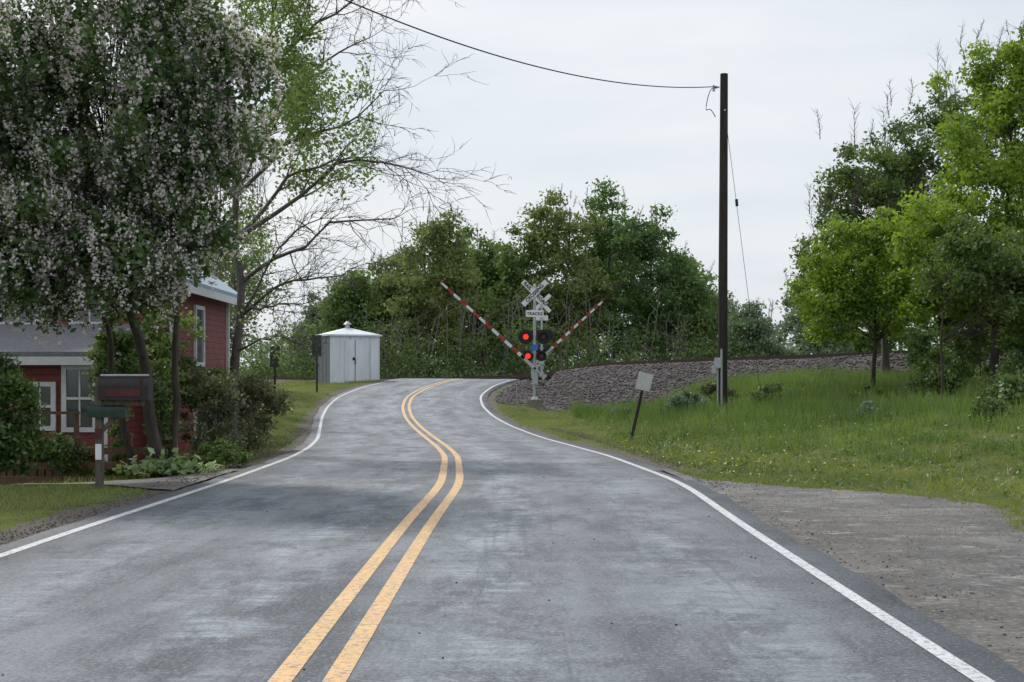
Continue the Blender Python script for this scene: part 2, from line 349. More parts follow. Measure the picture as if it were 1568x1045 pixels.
# ------------------------------------------------------------------ railway
def tp(s,d,z): return (TX+td[0]*s+tn[0]*d,TY+td[1]*s+tn[1]*d,z)
rail=empty('railway_track'); ang=math.atan2(td[1],td[0]); RT=Matrix.Rotation(ang,3,'Z')
b=Bld()
for dd in (-.72,.72):
    for s in np.arange(-60,90,1.5):
        z=float((zt(s)+zt(s+1.5))/2)+.06*float(smooth(4,8,s)); sl=math.atan2(float(zt(s+1.5)-zt(s)),1.5)
        R=RT@Matrix.Rotation(-sl,3,'Y')
        b.box(tp(s+.75,dd,z+.2),(1.51,.075,.045),R); b.box(tp(s+.75,dd,z+.1),(1.51,.02,.16),R); b.box(tp(s+.75,dd,z+.015),(1.51,.14,.02),R)
b.done('rails',M_rail,rail)
b=Bld()
for s in np.arange(-58,90,.55):
    if abs(s)<4.4: continue
    b.box(tp(s,0,float(zt(s))+.0),(.22,2.5,.16),RT@Matrix.Rotation(random.uniform(-.02,.02),3,'Z'))
b.done('sleepers',M_tie,rail)
b=Bld()
for d0,w in ((-1.25,.85),(0,1.2),(1.25,.85)): b.box(tp(.0,d0,1.585),(7.8,w,.06),RT)
b.done('crossing_panels',M_rubber,rail)
n=32000; sx_=rng.uniform(-2,26,n); sd=rng.uniform(-15,3,n); px=TX+td[0]*sx_+tn[0]*sd; py=TY+td[1]*sx_+tn[1]*sd
k=(ballast(px,py)>.5)&(np.abs(uof(px,py))>HW+.3); px=px[k];py=py[k]
ex=rng.uniform(20,60,7000); ed=rng.uniform(-5,2.6,7000); px=np.r_[px,TX+td[0]*ex+tn[0]*ed]; py=np.r_[py,TY+td[1]*ex+tn[1]*ed]
def octas(px,py,pz,r,flat=.7):
    n=len(px); base=np.array([[1,0,0],[-1,0,0],[0,1,0],[0,-1,0],[0,0,1],[0,0,-1.]])
    v=base[None]*rng.uniform(.6,1.3,(n,6,1))*r[:,None,None]; v[:,:,2]*=flat
    v+=rng.normal(0,.15,(n,6,3))*r[:,None,None]
    a=rng.uniform(0,6.28,n); c,s=np.cos(a)[:,None],np.sin(a)[:,None]
    x=v[:,:,0]*c-v[:,:,1]*s; y=v[:,:,0]*s+v[:,:,1]*c; v=np.stack([x+px[:,None],y+py[:,None],v[:,:,2]+pz[:,None]],-1)
    f=np.array([[0,2,4],[2,1,4],[1,3,4],[3,0,4],[2,0,5],[1,2,5],[3,1,5],[0,3,5]])
    return v.reshape(-1,3),(f[None]+(np.arange(n)*6)[:,None,None]).reshape(-1,3)
r=rng.uniform(.04,.11,len(px)); V,F=octas(px,py,ground(px,py)+r*.25,r); mesh_np('ballast_stones',V,F,M_stone)
n=5500; gy=rng.uniform(6,45,n); side=rng.choice([-1,1],n); gx=rx(gy)+side*(HW+.05+np.abs(rng.normal(0,.3,n))); k=~((side>0)&(gy<20)&(rng.uniform(size=n)<.8)); gx,gy=gx[k],gy[k]; r=rng.uniform(.005,.018,len(gx))
V,F=octas(gx,gy,np.maximum(ground(gx,gy),-.02)+r*.5,r); mesh_np('shoulder_gravel',V,F,M_stone)
n=1500; gy=rng.uniform(7,20,n); gx=rng.uniform(2.7,6,n); k=drive_r(gx,gy)>0; gx,gy=gx[k],gy[k]; r=rng.uniform(.003,.009,len(gx)); V,F=octas(gx,gy,gy*0-.008+r*.4,r); mesh_np('driveway_grit',V,F,M_stone)
n=60; gy=rng.uniform(6,22,n); gx=rx(gy)+rng.uniform(-3.3,3.3,n); r=rng.uniform(.004,.012,n); V,F=octas(gx,gy,gy*0+.004,r); mesh_np('road_debris',V,F,M_black)
# ------------------------------------------------------------------ tubes & leaves
def tubes(polys,k=5):
    groups={}
    for P,R in polys: groups.setdefault(len(P),[]).append((P,R))
    VV=[];FF=[];off=0
    for n,L in groups.items():
        P=np.array([l[0] for l in L]);R=np.array([l[1] for l in L]); m=len(L)
        T=np.gradient(P,axis=1); T/=np.linalg.norm(T,axis=2,keepdims=True)+1e-9
        ref=np.where(np.abs(T[:,:1,2:3])>.9,np.array([1.,0,0]),np.array([0,0,1.])); ref=np.broadcast_to(ref,T.shape)
        A=np.cross(T,ref);A/=np.linalg.norm(A,axis=2,keepdims=True)+1e-9; B_=np.cross(T,A)
        an=np.arange(k)/k*2*np.pi
        ring=P[:,:,None]+R[:,:,None,None]*(np.cos(an)[None,None,:,None]*A[:,:,None]+np.sin(an)[None,None,:,None]*B_[:,:,None])
        id_=np.arange(m*n*k).reshape(m,n,k)+off; nx_=np.roll(id_,-1,axis=2)
        F=np.stack([id_[:,:-1],nx_[:,:-1],nx_[:,1:],id_[:,1:]],-1).reshape(-1,4)
        VV.append(ring.reshape(-1,3));FF.append(F);off+=m*n*k
    return np.concatenate(VV),np.concatenate(FF)
def path(p0,p1,n,r0,r1,amp=.06,bulge=.12):
    p0=np.array(p0,float);p1=np.array(p1,float);L=np.linalg.norm(p1-p0);t=np.linspace(0,1,n)[:,None]
    P=p0+(p1-p0)*t; P[:,2]+=(np.sin(t[:,0]*np.pi)*bulge*L)
    w=rng.normal(0,amp*L,(n,3))*np.sin(t*np.pi); w=np.cumsum(w,axis=0)*.5*np.sin(t*np.pi)
    return P+w, r0+(r1-r0)*np.linspace(0,1,n)**.8
def leaves(C,size,asp=.6,up=.3,jit=.35):
    n=len(C); nr=rng.normal(0,1,(n,3)); nr[:,2]+=up*2; nr/=np.linalg.norm(nr,axis=1,keepdims=True)
    a=np.cross(nr,rng.normal(0,1,(n,3))); a/=np.linalg.norm(a,axis=1,keepdims=True)+1e-9; b=np.cross(nr,a)
    s=(size*rng.uniform(1-jit,1+jit,n))[:,None]
    V=np.stack([C+a*s,C+b*s*asp+a*s*.15,C-a*s,C-b*s*asp+a*s*.15],1).reshape(-1,3)
    return V,np.arange(4*n).reshape(n,4)
def ell_pts(c,r,n,bias=2.0):
    d=rng.normal(0,1,(n,3)); d/=np.linalg.norm(d,axis=1,keepdims=True)
    q=rng.uniform(0,1,n)**(1/(1+bias))*rng.uniform(.72,1.12,n)
    return np.array(c)+d*q[:,None]*np.array(r)
def tree(name,base,top,tr,ells,nleaf,lsize,clr,lm,bm_=None,asp=.6,bare=0,blossom=None,twig=.012,flat=.7,stems=None,baretip=1.0,lo=.35,lf=.5,k=5,sub=3):
    bm_=bm_ or M_bark; e=empty(name,tuple(base)); base=np.array(base,float);top=np.array(top,float); polys=[]; fine=[]
    TP,TR=path(base,top,12,tr,tr*.3,.02,0.); TR[0]*=1.35; polys.append((TP,TR))
    if stems:
        for st in stems: polys.append(path(st[0],st[1],12,st[2],st[2]*.45,.03,.02))
    CL=[]
    for (c,r,n) in ells:
        C=ell_pts(c,r,n)
        for p in C:
            if rng.uniform()<lf:
                hd=np.hypot(*(p[:2]-base[:2])); zs=np.clip(p[2]-.75*hd-.3,base[2]+lo*(top[2]-base[2]),top[2]*.97)
                t=np.clip((zs-base[2])/(top[2]-base[2]+1e-6),0,1); i=t*11; i0=int(np.clip(i,0,10)); s0=TP[i0]+(TP[i0+1]-TP[i0])*(i-i0); rr=max(twig*1.3,tr*.28*(1-.6*t)*rng.uniform(.25,1.))
                polys.append(path(s0,p,10,rr,twig*.8,.05,rng.uniform(-.05,.15)))
            for _ in range(sub):
                dv=rng.normal(0,1,3); dv[2]=abs(dv[2])*.8; dv/=np.linalg.norm(dv); fine.append(path(p,p+dv*clr*rng.uniform(.7,1.5),5,twig*.8,twig*.35,.08,0))
        CL.append(C)
    C=np.concatenate(CL); m=len(C)
    cr=clr*rng.uniform(.55,1.45,m); cn=np.maximum(3,(nleaf/m*(cr/clr)**1.6)).astype(int)
    ci=np.repeat(np.arange(m),cn); P=rng.normal(0,1,(len(ci),3)); P/=np.linalg.norm(P,axis=1,keepdims=True); P*=(rng.uniform(0,1,len(ci))**.5)[:,None]*rng.uniform(.6,1.3,len(ci))[:,None]
    P*=cr[ci][:,None]; P[:,2]*=flat; P+=C[ci]; kk=P[:,2]>base[2]+.03; P=P[kk]; ci=ci[kk]
    ct=rng.uniform(0,1,m); V,F=leaves(P,lsize,asp); mesh_np('foliage',V-base,F,lm,e,tint=np.clip(.5*ct[ci]+.5*rng.uniform(0,1,len(P)),0,1))
    for _ in range(bare):
        (c,r,n)=ells[rng.integers(len(ells))]; c=np.array(c);r=np.array(r)
        q=c+np.array([rng.uniform(-.8,.8)*r[0],rng.uniform(-.5,.5)*r[1],r[2]*rng.uniform(.5,.85)]); ln=r[2]*rng.uniform(.2,.42)*baretip
        tip=q+np.array([rng.normal(0,.18)*ln,rng.normal(0,.18)*ln,ln]); pp,rr=path(q,tip,8,twig*1.1,twig*.3,.03,0); polys.append((pp,rr))
        for j in range(1,8):
            for _ in range(3):
                d=np.array([rng.normal(0,.4),rng.normal(0,.4),rng.uniform(.5,1)]); fine.append(path(pp[j],pp[j]+d*ln*.35*rng.uniform(.5,1.1),5,twig*.5,twig*.25,.04,0))
    if blossom:
        nb,bs,mat,per=blossom
        # blossom prefers the outer faces of the leaf clumps and gathers on some of them
        out=np.linalg.norm(P-C[ci],axis=1)/cr[ci]; o=np.where((out>.6)&(ct[ci]+rng.normal(0,.25,len(ci))>.35))[0]; cc=P[o[rng.integers(0,len(o),nb)]]
        B=(cc[:,None]+rng.normal(0,1,(len(cc),per,3))*np.array([.028,.028,.08])).reshape(-1,3)
        V,F=leaves(B,bs,.85,.2); mesh_np('blossom',V-base,F,mat,e,tint=rng.uniform(0,1,len(B)))
    V,F=tubes(polys,k); mesh_np('trunk_and_branches',V-base,F,bm_,e,smooth_=True)
    if fine: V2,F2=tubes(fine,3); mesh_np('twigs',V2-base,F2,bm_,e)
    return e
G=lambda x,y: float(ground(x,y))
def shrub(name,c,r,nl,ls,mat,clr=.2,n=30,bark=None):
    x,y=c[0],c[1]; gz=G(x,y); return tree(name,(x,y,gz),(x,y,gz+max(.2,(c[2]-gz))),.03,[(c,r,n)],nl,ls,clr,mat,bark or M_twig,twig=.006,lo=.05)
# ---- crabapple in blossom (left foreground)
bx,by=-6.0,24.2
tree('crabapple_tree',(bx,by,G(bx,by)),(-6.5,22.8,5.2),.14,
  [((-6.7,22,5.2),(2.5,2.0,2.6),175),((-4.95,22,5.9),(1.2,1.3,1.9),60),((-8.6,21.8,4.6),(1.9,1.6,2.0),80),((-7.6,21.6,3.25),(1.6,1.2,.8),56),((-5.7,22.3,3.7),(1.2,1.1,1.1),38),((-6.0,22,8.2),(2.2,1.5,1.1),50)],
  80000,.052,.42,L_crab,blossom=(10500,.026,L_bloss,9),stems=[((bx-.5,by+.4,-.3),(-7.1,23.3,4.2),.08),((bx+.12,by+.3,-.3),(-5.5,24.2,4.6),.08)],lo=.55,lf=.4,twig=.01)
# ---- tall sparse tree behind it
def grow(polys,tips,p,d,L,r,lvl):
    n=6;P=[p];d=np.array(d,float)
    for i in range(n-1):
        d=d+rng.normal(0,.18,3)+np.array([0,0,.02 if lvl<3 else -.03]); d/=np.linalg.norm(d); p=p+d*L/(n-1); P.append(p)
    P=np.array(P);R=r*(1-.65*np.linspace(0,1,n)); polys.append((P,R))
    if lvl>=4: tips.append(P[-1]); return
    nc=4
    for c in range(nc):
        i=rng.integers(1,n) if c else n-1
        dd=(P[i]-P[i-1]); dd/=np.linalg.norm(dd); s=rng.normal(0,1,3); s-=s.dot(dd)*dd; s/=np.linalg.norm(s); a=rng.uniform(.35,.9) if c else .2
        grow(polys,tips,P[i],dd*math.cos(a)+s*math.sin(a),L*rng.uniform(.42,.68),max(.0055,R[i]*.62),lvl+1)
def limb_tree(name,base,top,tr,targets,leafspec,mat):
    e=empty(name,tuple(base)); base=np.array(base,float); polys=[];tips=[]
    TP,TR=path(base,top,12,tr,tr*.35,.02,0); polys.append((TP,TR))
    for (t,q,r0) in targets:
        i=int(t*11); P,R=path(TP[i],q,10,r0,.012,.045,.1); polys.append((P,R)); L=np.linalg.norm(P[-1]-P[0])
        for j in range(3,10):
            for _ in range(2 if j<9 else 3):
                dd=P[j]-P[j-1]; dd/=np.linalg.norm(dd); s=rng.normal(0,1,3); s-=s.dot(dd)*dd; s/=np.linalg.norm(s); a=rng.uniform(.3,.95)
                grow(polys,tips,P[j],dd*math.cos(a)+s*math.sin(a),L*rng.uniform(.16,.3),max(.008,R[j]*.55),2)
    V,F=tubes(polys,4); mesh_np('trunk_and_branches',V-base,F,mat,e,smooth_=True)
    tips=np.array(tips)
    for (sel,num,ls,m) in leafspec:
        t=tips[sel(tips)]
        if len(t)==0: continue
        C=np.repeat(t,num,axis=0)+rng.normal(0,.1,(len(t)*num,3)); V,F=leaves(C,ls,.6); mesh_np('foliage',V-base,F,m,e,tint=rng.uniform(0,1,len(C)))
    return e
tg=[(.55,(-1.9,31,6.0),.07),(.5,(-2.5,30,4.9),.06),(.7,(-2.8,31,7.8),.06),(.75,(-3.2,32,9.2),.06),(.85,(-4.4,31,9.6),.05),(.4,(-3.6,30,3.7),.05),
    (.6,(-3.2,32.5,6.6),.06),(.9,(-5.8,32,10.2),.05),(.8,(-7.6,31,9.6),.05),(.45,(-4.4,30,3.1),.04),(.97,(-2.8,31.5,10.2),.05),(.65,(-4.4,30,7.3),.05),(.95,(-4.2,31,10.6),.05),(.4,(-4.2,31,5.0),.04),(.3,(-4.4,31,2.2),.03)]
limb_tree('bare_branched_tree',(-6.35,32.2,G(-6.35,32.2)),np.array([-5.9,32,8.6]),.13,tg,
  [(lambda T:(T[:,0]>-5.3)&(T[:,0]<-3.1)&(T[:,2]>5.6)&(T[:,2]<8.6),5,.05,L_light),(lambda T:(T[:,0]<-4.3)&(T[:,2]>5.8),8,.05,L_light),(lambda T:(T[:,2]<5.5)&(T[:,0]<-4.9),2,.04,L_light)],M_twig)
for (x,y,h,r,nl,m) in ((-10.2,52,9.,1.8,3200,L_mid),(-12.5,60,11,2.4,4200,L_mid),(-14.5,72,11,2.4,4200,L_far),(-9.6,45,6.,1.1,1800,L_olive)):
    gz=G(x,y); tree('young_tree',(x,y,gz),(x+.2,y,gz+h*.85),.09,[((x,y,gz+h*.6),(r,r,h*.4),60)],nl,.07,.6,m,M_twig,bare=22,twig=.015,k=4)
# ---- left shrubs
shrub('round_shrub',(-7.7,21.0,.95),(.8,.7,1.0),22000,.034,L_shrub,.2,90)
shrub('shrub',(-5.75,27.6,.85),(.6,.6,.95),5000,.035,L_olive,.22,40)
shrub('shrub',(-6.5,29.8,1.0),(.6,.6,1.1),5500,.04,L_shrub,.25,36)
shrub('shrub',(-6.3,34,.7),(.9,1.2,1.0),6000,.045,L_olive,.3,36)
shrub('shrub',(-7.4,37.5,.9),(1.0,1.5,1.1),6000,.05,L_olive,.3,40)
shrub('shrub',(-9.5,44,1.0),(1.2,1.5,1.0),6000,.055,L_under,.35,36)
shrub('shrub',(-11.6,52,1.1),(1.4,2.,1.0),6000,.06,L_mid,.35,36)
shrub('shrub',(-13.,63,1.5),(1.8,2.,1.0),5000,.07,L_mid,.4,36)
shrub('climbing_ivy',(-7.0,25.3,1.6),(.4,.35,1.9),6500,.045,L_mid,.2,50)
shrub('climbing_ivy',(-6.05,24.5,.9),(.28,.25,1.2),3000,.04,L_mid,.15,30)
x,y=-6.9,28.6; gz=G(x,y); tree('young_tree',(x,y,gz),(x,y,3.6),.05,[((x-.1,y,2.5),(.65,.5,1.5),34)],3000,.045,.26,L_light,M_bark,twig=.008,bare=4)
shrub('shrub',(-7.9,24.9,.2),(.6,.4,.35),3000,.04,L_shrub,.2,28)
shrub('shrub',(-5.45,26.0,.1),(.6,.4,.3),3000,.035,L_mid,.15,26)
hx,hy=-5.75,23.9; n=620; C=np.stack([rng.normal(hx,.3,n),rng.normal(hy,.14,n),G(hx,hy)+.06+np.abs(rng.normal(0,.12,n))],-1)
V,F=leaves(C,.08,.6,.9); mesh_np('hosta_plant',V,F,L_hosta,tint=rng.uniform(0,1,n))
# ---- trees behind the crossing
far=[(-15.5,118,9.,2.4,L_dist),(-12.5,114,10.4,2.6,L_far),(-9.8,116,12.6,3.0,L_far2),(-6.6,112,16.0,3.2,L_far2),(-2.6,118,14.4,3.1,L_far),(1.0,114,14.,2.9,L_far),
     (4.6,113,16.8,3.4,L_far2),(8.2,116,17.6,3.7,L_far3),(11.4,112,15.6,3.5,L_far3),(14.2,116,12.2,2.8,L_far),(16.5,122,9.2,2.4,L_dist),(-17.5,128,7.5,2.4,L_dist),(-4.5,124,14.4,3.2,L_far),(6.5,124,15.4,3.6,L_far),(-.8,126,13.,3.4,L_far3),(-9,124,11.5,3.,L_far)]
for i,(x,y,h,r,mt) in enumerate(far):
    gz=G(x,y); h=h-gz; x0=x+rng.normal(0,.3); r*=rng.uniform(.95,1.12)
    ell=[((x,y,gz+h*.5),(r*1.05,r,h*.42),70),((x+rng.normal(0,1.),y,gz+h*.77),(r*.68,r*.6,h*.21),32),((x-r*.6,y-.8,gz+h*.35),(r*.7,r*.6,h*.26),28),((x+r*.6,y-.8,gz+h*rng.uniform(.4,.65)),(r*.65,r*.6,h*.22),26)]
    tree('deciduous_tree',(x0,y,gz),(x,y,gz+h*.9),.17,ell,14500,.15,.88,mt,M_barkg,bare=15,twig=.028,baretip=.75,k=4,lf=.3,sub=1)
polys=[]
for _ in range(80):
    x=rng.uniform(-14,17);y=rng.uniform(104,109);gz=G(x,y);h=rng.uniform(4,8)*(1-.35*abs(x-2)/16); polys.append(path((x,y,gz),(x+rng.normal(0,.7),y,gz+h),12,rng.uniform(.035,.09),.02,.012,0))
    pp=polys[-1][0]
    for j in range(4,12):
        d=np.array([rng.normal(0,1),rng.normal(0,1),rng.uniform(.8,1.6)]); polys.append(path(pp[j],pp[j]+d*.6,5,.022,.01,.05,0))
e=empty('woodland_undergrowth'); V,F=tubes(polys,4); mesh_np('saplings',V,F,M_barkg,e)
n=270; cx=rng.uniform(-20,21,n); cy=rng.uniform(101,111,n); cz=ground(cx,cy)+rng.uniform(.2,5.,n)*rng.uniform(.2,1,n)
ci=np.repeat(np.arange(n),120); P=rng.normal(0,.6,(len(ci),3))*np.array([1.1,1.1,.7])+np.stack([cx,cy,cz],-1)[ci]; V,F=leaves(P,.12,.6); mesh_np('foliage',V,F,L_under,e,tint=np.clip(.6*rng.uniform(0,1,n)[ci]+.4*rng.uniform(0,1,len(ci)),0,1))
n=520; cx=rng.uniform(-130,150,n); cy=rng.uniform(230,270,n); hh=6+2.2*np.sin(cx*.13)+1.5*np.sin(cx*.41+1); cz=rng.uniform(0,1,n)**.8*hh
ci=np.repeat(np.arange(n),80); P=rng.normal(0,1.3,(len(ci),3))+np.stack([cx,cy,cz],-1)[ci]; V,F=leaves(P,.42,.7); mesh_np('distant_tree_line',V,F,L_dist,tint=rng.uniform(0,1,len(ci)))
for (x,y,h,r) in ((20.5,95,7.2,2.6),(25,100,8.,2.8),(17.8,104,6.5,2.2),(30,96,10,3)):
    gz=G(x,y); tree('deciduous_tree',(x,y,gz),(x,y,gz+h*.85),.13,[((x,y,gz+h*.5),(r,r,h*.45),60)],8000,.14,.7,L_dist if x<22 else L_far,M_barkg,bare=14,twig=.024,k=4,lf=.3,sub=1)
# ---- right-hand trees
x,y=16.3,62; gz=G(x,y)
tree('maple_tree',(x,y,gz),(16.2,62,11.5),.2,[((15.9,62,9.2),(2.9,2.5,3.6),96),((13.9,61,6.0),(1.9,1.8,3.4),72),((17.5,61,6),(3.,2.5,3.4),80),((19.,62,11.2),(3.0,2.4,3.4),76)],44000,.088,.64,L_mid,M_twig,bare=50,twig=.02,lf=.35,baretip=1.2)
x,y=15.2,45; gz=G(x,y)
tree('maple_tree',(x,y,gz),(15.8,45,9.5),.17,[((16.4,45,8.9),(3.2,2.6,3.5),130),((14.4,44.5,5.7),(2.6,2.4,2.1),86),((17.2,44,5.2),(2.4,2.2,2.4),60),((15.9,45,11.2),(1.5,1.4,1.6),24)],56000,.074,.52,L_bright,M_bark,bare=24,twig=.013,lf=.35,lo=.25)
x,y=12.2,48; gz=G(x,y)
tree('maple_tree',(x,y,gz),(12.2,48,5.8),.1,[((12.0,48,5.2),(2.4,1.9,1.9),76),((11.1,48,3.9),(1.4,1.4,1.2),34),((13.7,46.5,4.2),(1.8,1.5,1.4),44)],33000,.067,.46,L_bright,M_bark,bare=10,twig=.011,lf=.35)
x,y=12.1,40; gz=G(x,y)
tree('thin_tree',(x,y,gz),(12.2,40,4.4),.05,[((13.2,40,4.7),(1.7,1.3,1.3),54),((14.8,39,3.5),(1.4,1.3,1.8),60)],22000,.062,.45,L_mid,M_bark,twig=.009,lf=.3,lo=.5)
for (x,y,r,h,m) in ((15.5,47,2.2,1.9,L_mid),(17.5,43,2.4,2.2,L_shrub),(14.6,39.4,1.6,1.6,L_shrub),(15.4,35.5,1.8,1.8,L_mid),(19,52,2.5,2.6,L_mid),(17,56,2.0,1.8,L_shrub),(22,66,3.,3.4,L_mid),(12.3,34.5,.8,.6,L_shrub),(13.2,44,.7,.6,L_under)):
    shrub('hedgerow_shrub',(x,y,G(x,y)+h*.5),(r,r,h),9000,.065,m,.42,50)
shrub('shrub',(6.0,48.4,G(6,48.4)+.35),(.95,.5,.6),5500,.045,L_blue,.22,30)
shrub('shrub',(9.0,35.5,.55),(.5,.45,.45),3500,.035,L_blue,.18,24)
shrub('shrub',(4.3,52,G(4.3,52)+.2),(.6,.4,.3),3000,.04,L_blue,.2,20)
shrub('shrub',(8.4,46.5,G(8.4,46.5)+.3),(.7,.5,.45),3000,.045,L_shrub,.2,24)
shrub('shrub',(10.6,42.5,G(10.6,42.5)+.25),(.6,.5,.4),2600,.045,L_under,.2,20)
shrub('shrub',(7.6,52,G(7.6,52)+.3),(.9,.5,.5),3200,.045,L_olive,.22,24)
shrub('shrub',(10.2,30.5,G(10.2,30.5)+.2),(.5,.4,.35),2600,.035,L_shrub,.18,20)
# ------------------------------------------------------------------ grass
def blades(name,x,y,h,w,mat,lean=.35):
    k=(np.abs(uof(x,y))>HW+.12+.22*np.abs(wob(x,y,.4)))&(ballast(x,y)<.35)&~((drive_r(x,y)>-.05)&(y<24.8)&(x>0))&~((drive_l(x,y)>.0)&(x<0)&(y<26))
    dm=dirt(x,y); k&=rng.uniform(size=len(x))>dm*1.1
    s,d=trk(x,y); h=np.where(d>-8.5,np.minimum(h,.12+.07*np.clip(-d-4.5,0,8)),h)
    x,y,h=x[k],y[k],h[k]; n=len(x); z=ground(x,y)-.01
    a=rng.uniform(0,6.28,n); wx=np.cos(a)*w*.5; wy=np.sin(a)*w*.5; l=rng.normal(0,lean,(n,2))*h[:,None]
    V=np.stack([np.stack([x-wx,y-wy,z],-1),np.stack([x+wx,y+wy,z],-1),np.stack([x+l[:,0],y+l[:,1],z+h],-1)],1).reshape(-1,3)
    t=np.clip(.48+.42*wob(x,y,1.3)+.4*wob(x,y,4.)+rng.normal(0,.2,n),0,1)
    mesh_np(name,V,np.arange(3*n).reshape(n,3),mat,tint=t)
n=60000; x=rng.uniform(-11,-4.4,n); y=rng.uniform(9,22,n); blades('lawn_grass',x,y,rng.uniform(.025,.08,n),.01,L_grass,.5)
n=50000; x=rng.uniform(-13,-5,n); y=24+58*rng.uniform(0,1,n)**1.1; blades('verge_grass',x,y,rng.uniform(.05,.16,n),.02,L_grass,.5)
n=120000; y=13+51*rng.uniform(0,1,n)**1.6; x=rx(y)+HW+.1+(14)*rng.uniform(0,1,n)**1.2; blades('verge_grass',x,y,rng.uniform(.04,.16,n)*(.6+.7*(wob(x,y,.9)>0)),.016,L_grass,.55)
m=260; cy=rng.uniform(13,24,m); cx=np.interp(cy,DRY,DRE)+rng.normal(.05,.12,m); ci=np.repeat(np.arange(m),12); x=cx[ci]+rng.normal(0,.04,len(ci)); y=cy[ci]+rng.normal(0,.04,len(ci)); h=rng.uniform(.02,.08,len(ci)); z=np.maximum(ground(x,y),-.02)
k=uof(x,y)>HW+.1; x,y,h,z=x[k],y[k],h[k],z[k]; l=rng.normal(0,.5,(len(x),2))*h[:,None]; V=np.stack([np.stack([x-.006,y,z],-1),np.stack([x+.006,y,z],-1),np.stack([x+l[:,0],y+l[:,1],z+h],-1)],1).reshape(-1,3); mesh_np('grass_tufts',V,np.arange(len(V)).reshape(-1,3),L_grass,tint=rng.uniform(0,1,len(x)))
n=200000; y=24+41*rng.uniform(0,1,n)**1.1; x=rng.uniform(2.5,24,n)
pat=wob(x,y,.6)+.7*wob(x,y,2.)
dens=smooth(5.8,8.6,uof(x,y)+1.6*wob(x,y,2.2)+.8*wob(x,y,.7)+.05*(y-35))*(.08+.92*(pat>-.02)); k=rng.uniform(size=n)<dens; x,y,pat=x[k],y[k],pat[k]
h=rng.uniform(.25,.8,len(x))*np.clip(.6+.6*pat,.3,1.5)*(.4+.6*smooth(25,38,y)); blades('tall_grass',x,y,np.maximum(h,.1),.026,L_tall,.28)
n=1500; wx_=rng.uniform(2.6,13,n); wy_=rng.uniform(18,54,n); k=(np.abs(uof(wx_,wy_))>HW+.5)&(ballast(wx_,wy_)<.3)&(drive_r(wx_,wy_)<-.1); wx_,wy_=wx_[k],wy_[k]
ci=np.repeat(np.arange(len(wx_)),14); sz=.6+1.1*rng.uniform(0,1,len(wx_))[ci]**3; P=np.stack([wx_[ci]+rng.normal(0,.09,len(ci))*sz,wy_[ci]+rng.normal(0,.09,len(ci))*sz,ground(wx_[ci],wy_[ci])+rng.uniform(.02,.2,len(ci))*sz],-1); V,F=leaves(P,.038,.5,.6); mesh_np('weeds',V,F,L_mid,tint=rng.uniform(0,1,len(ci)))
n=300; y=rng.uniform(20,52,n); x=rx(y)+HW+.4+np.abs(rng.normal(0,1.3,n)); k=drive_r(x,y)<-.1; x,y=x[k],y[k]; P=np.stack([x,y,ground(x,y)+rng.uniform(.05,.14,len(x))],-1); V,F=leaves(P,.02,1.,2.); mesh_np('dandelions',V,F,M_dand)
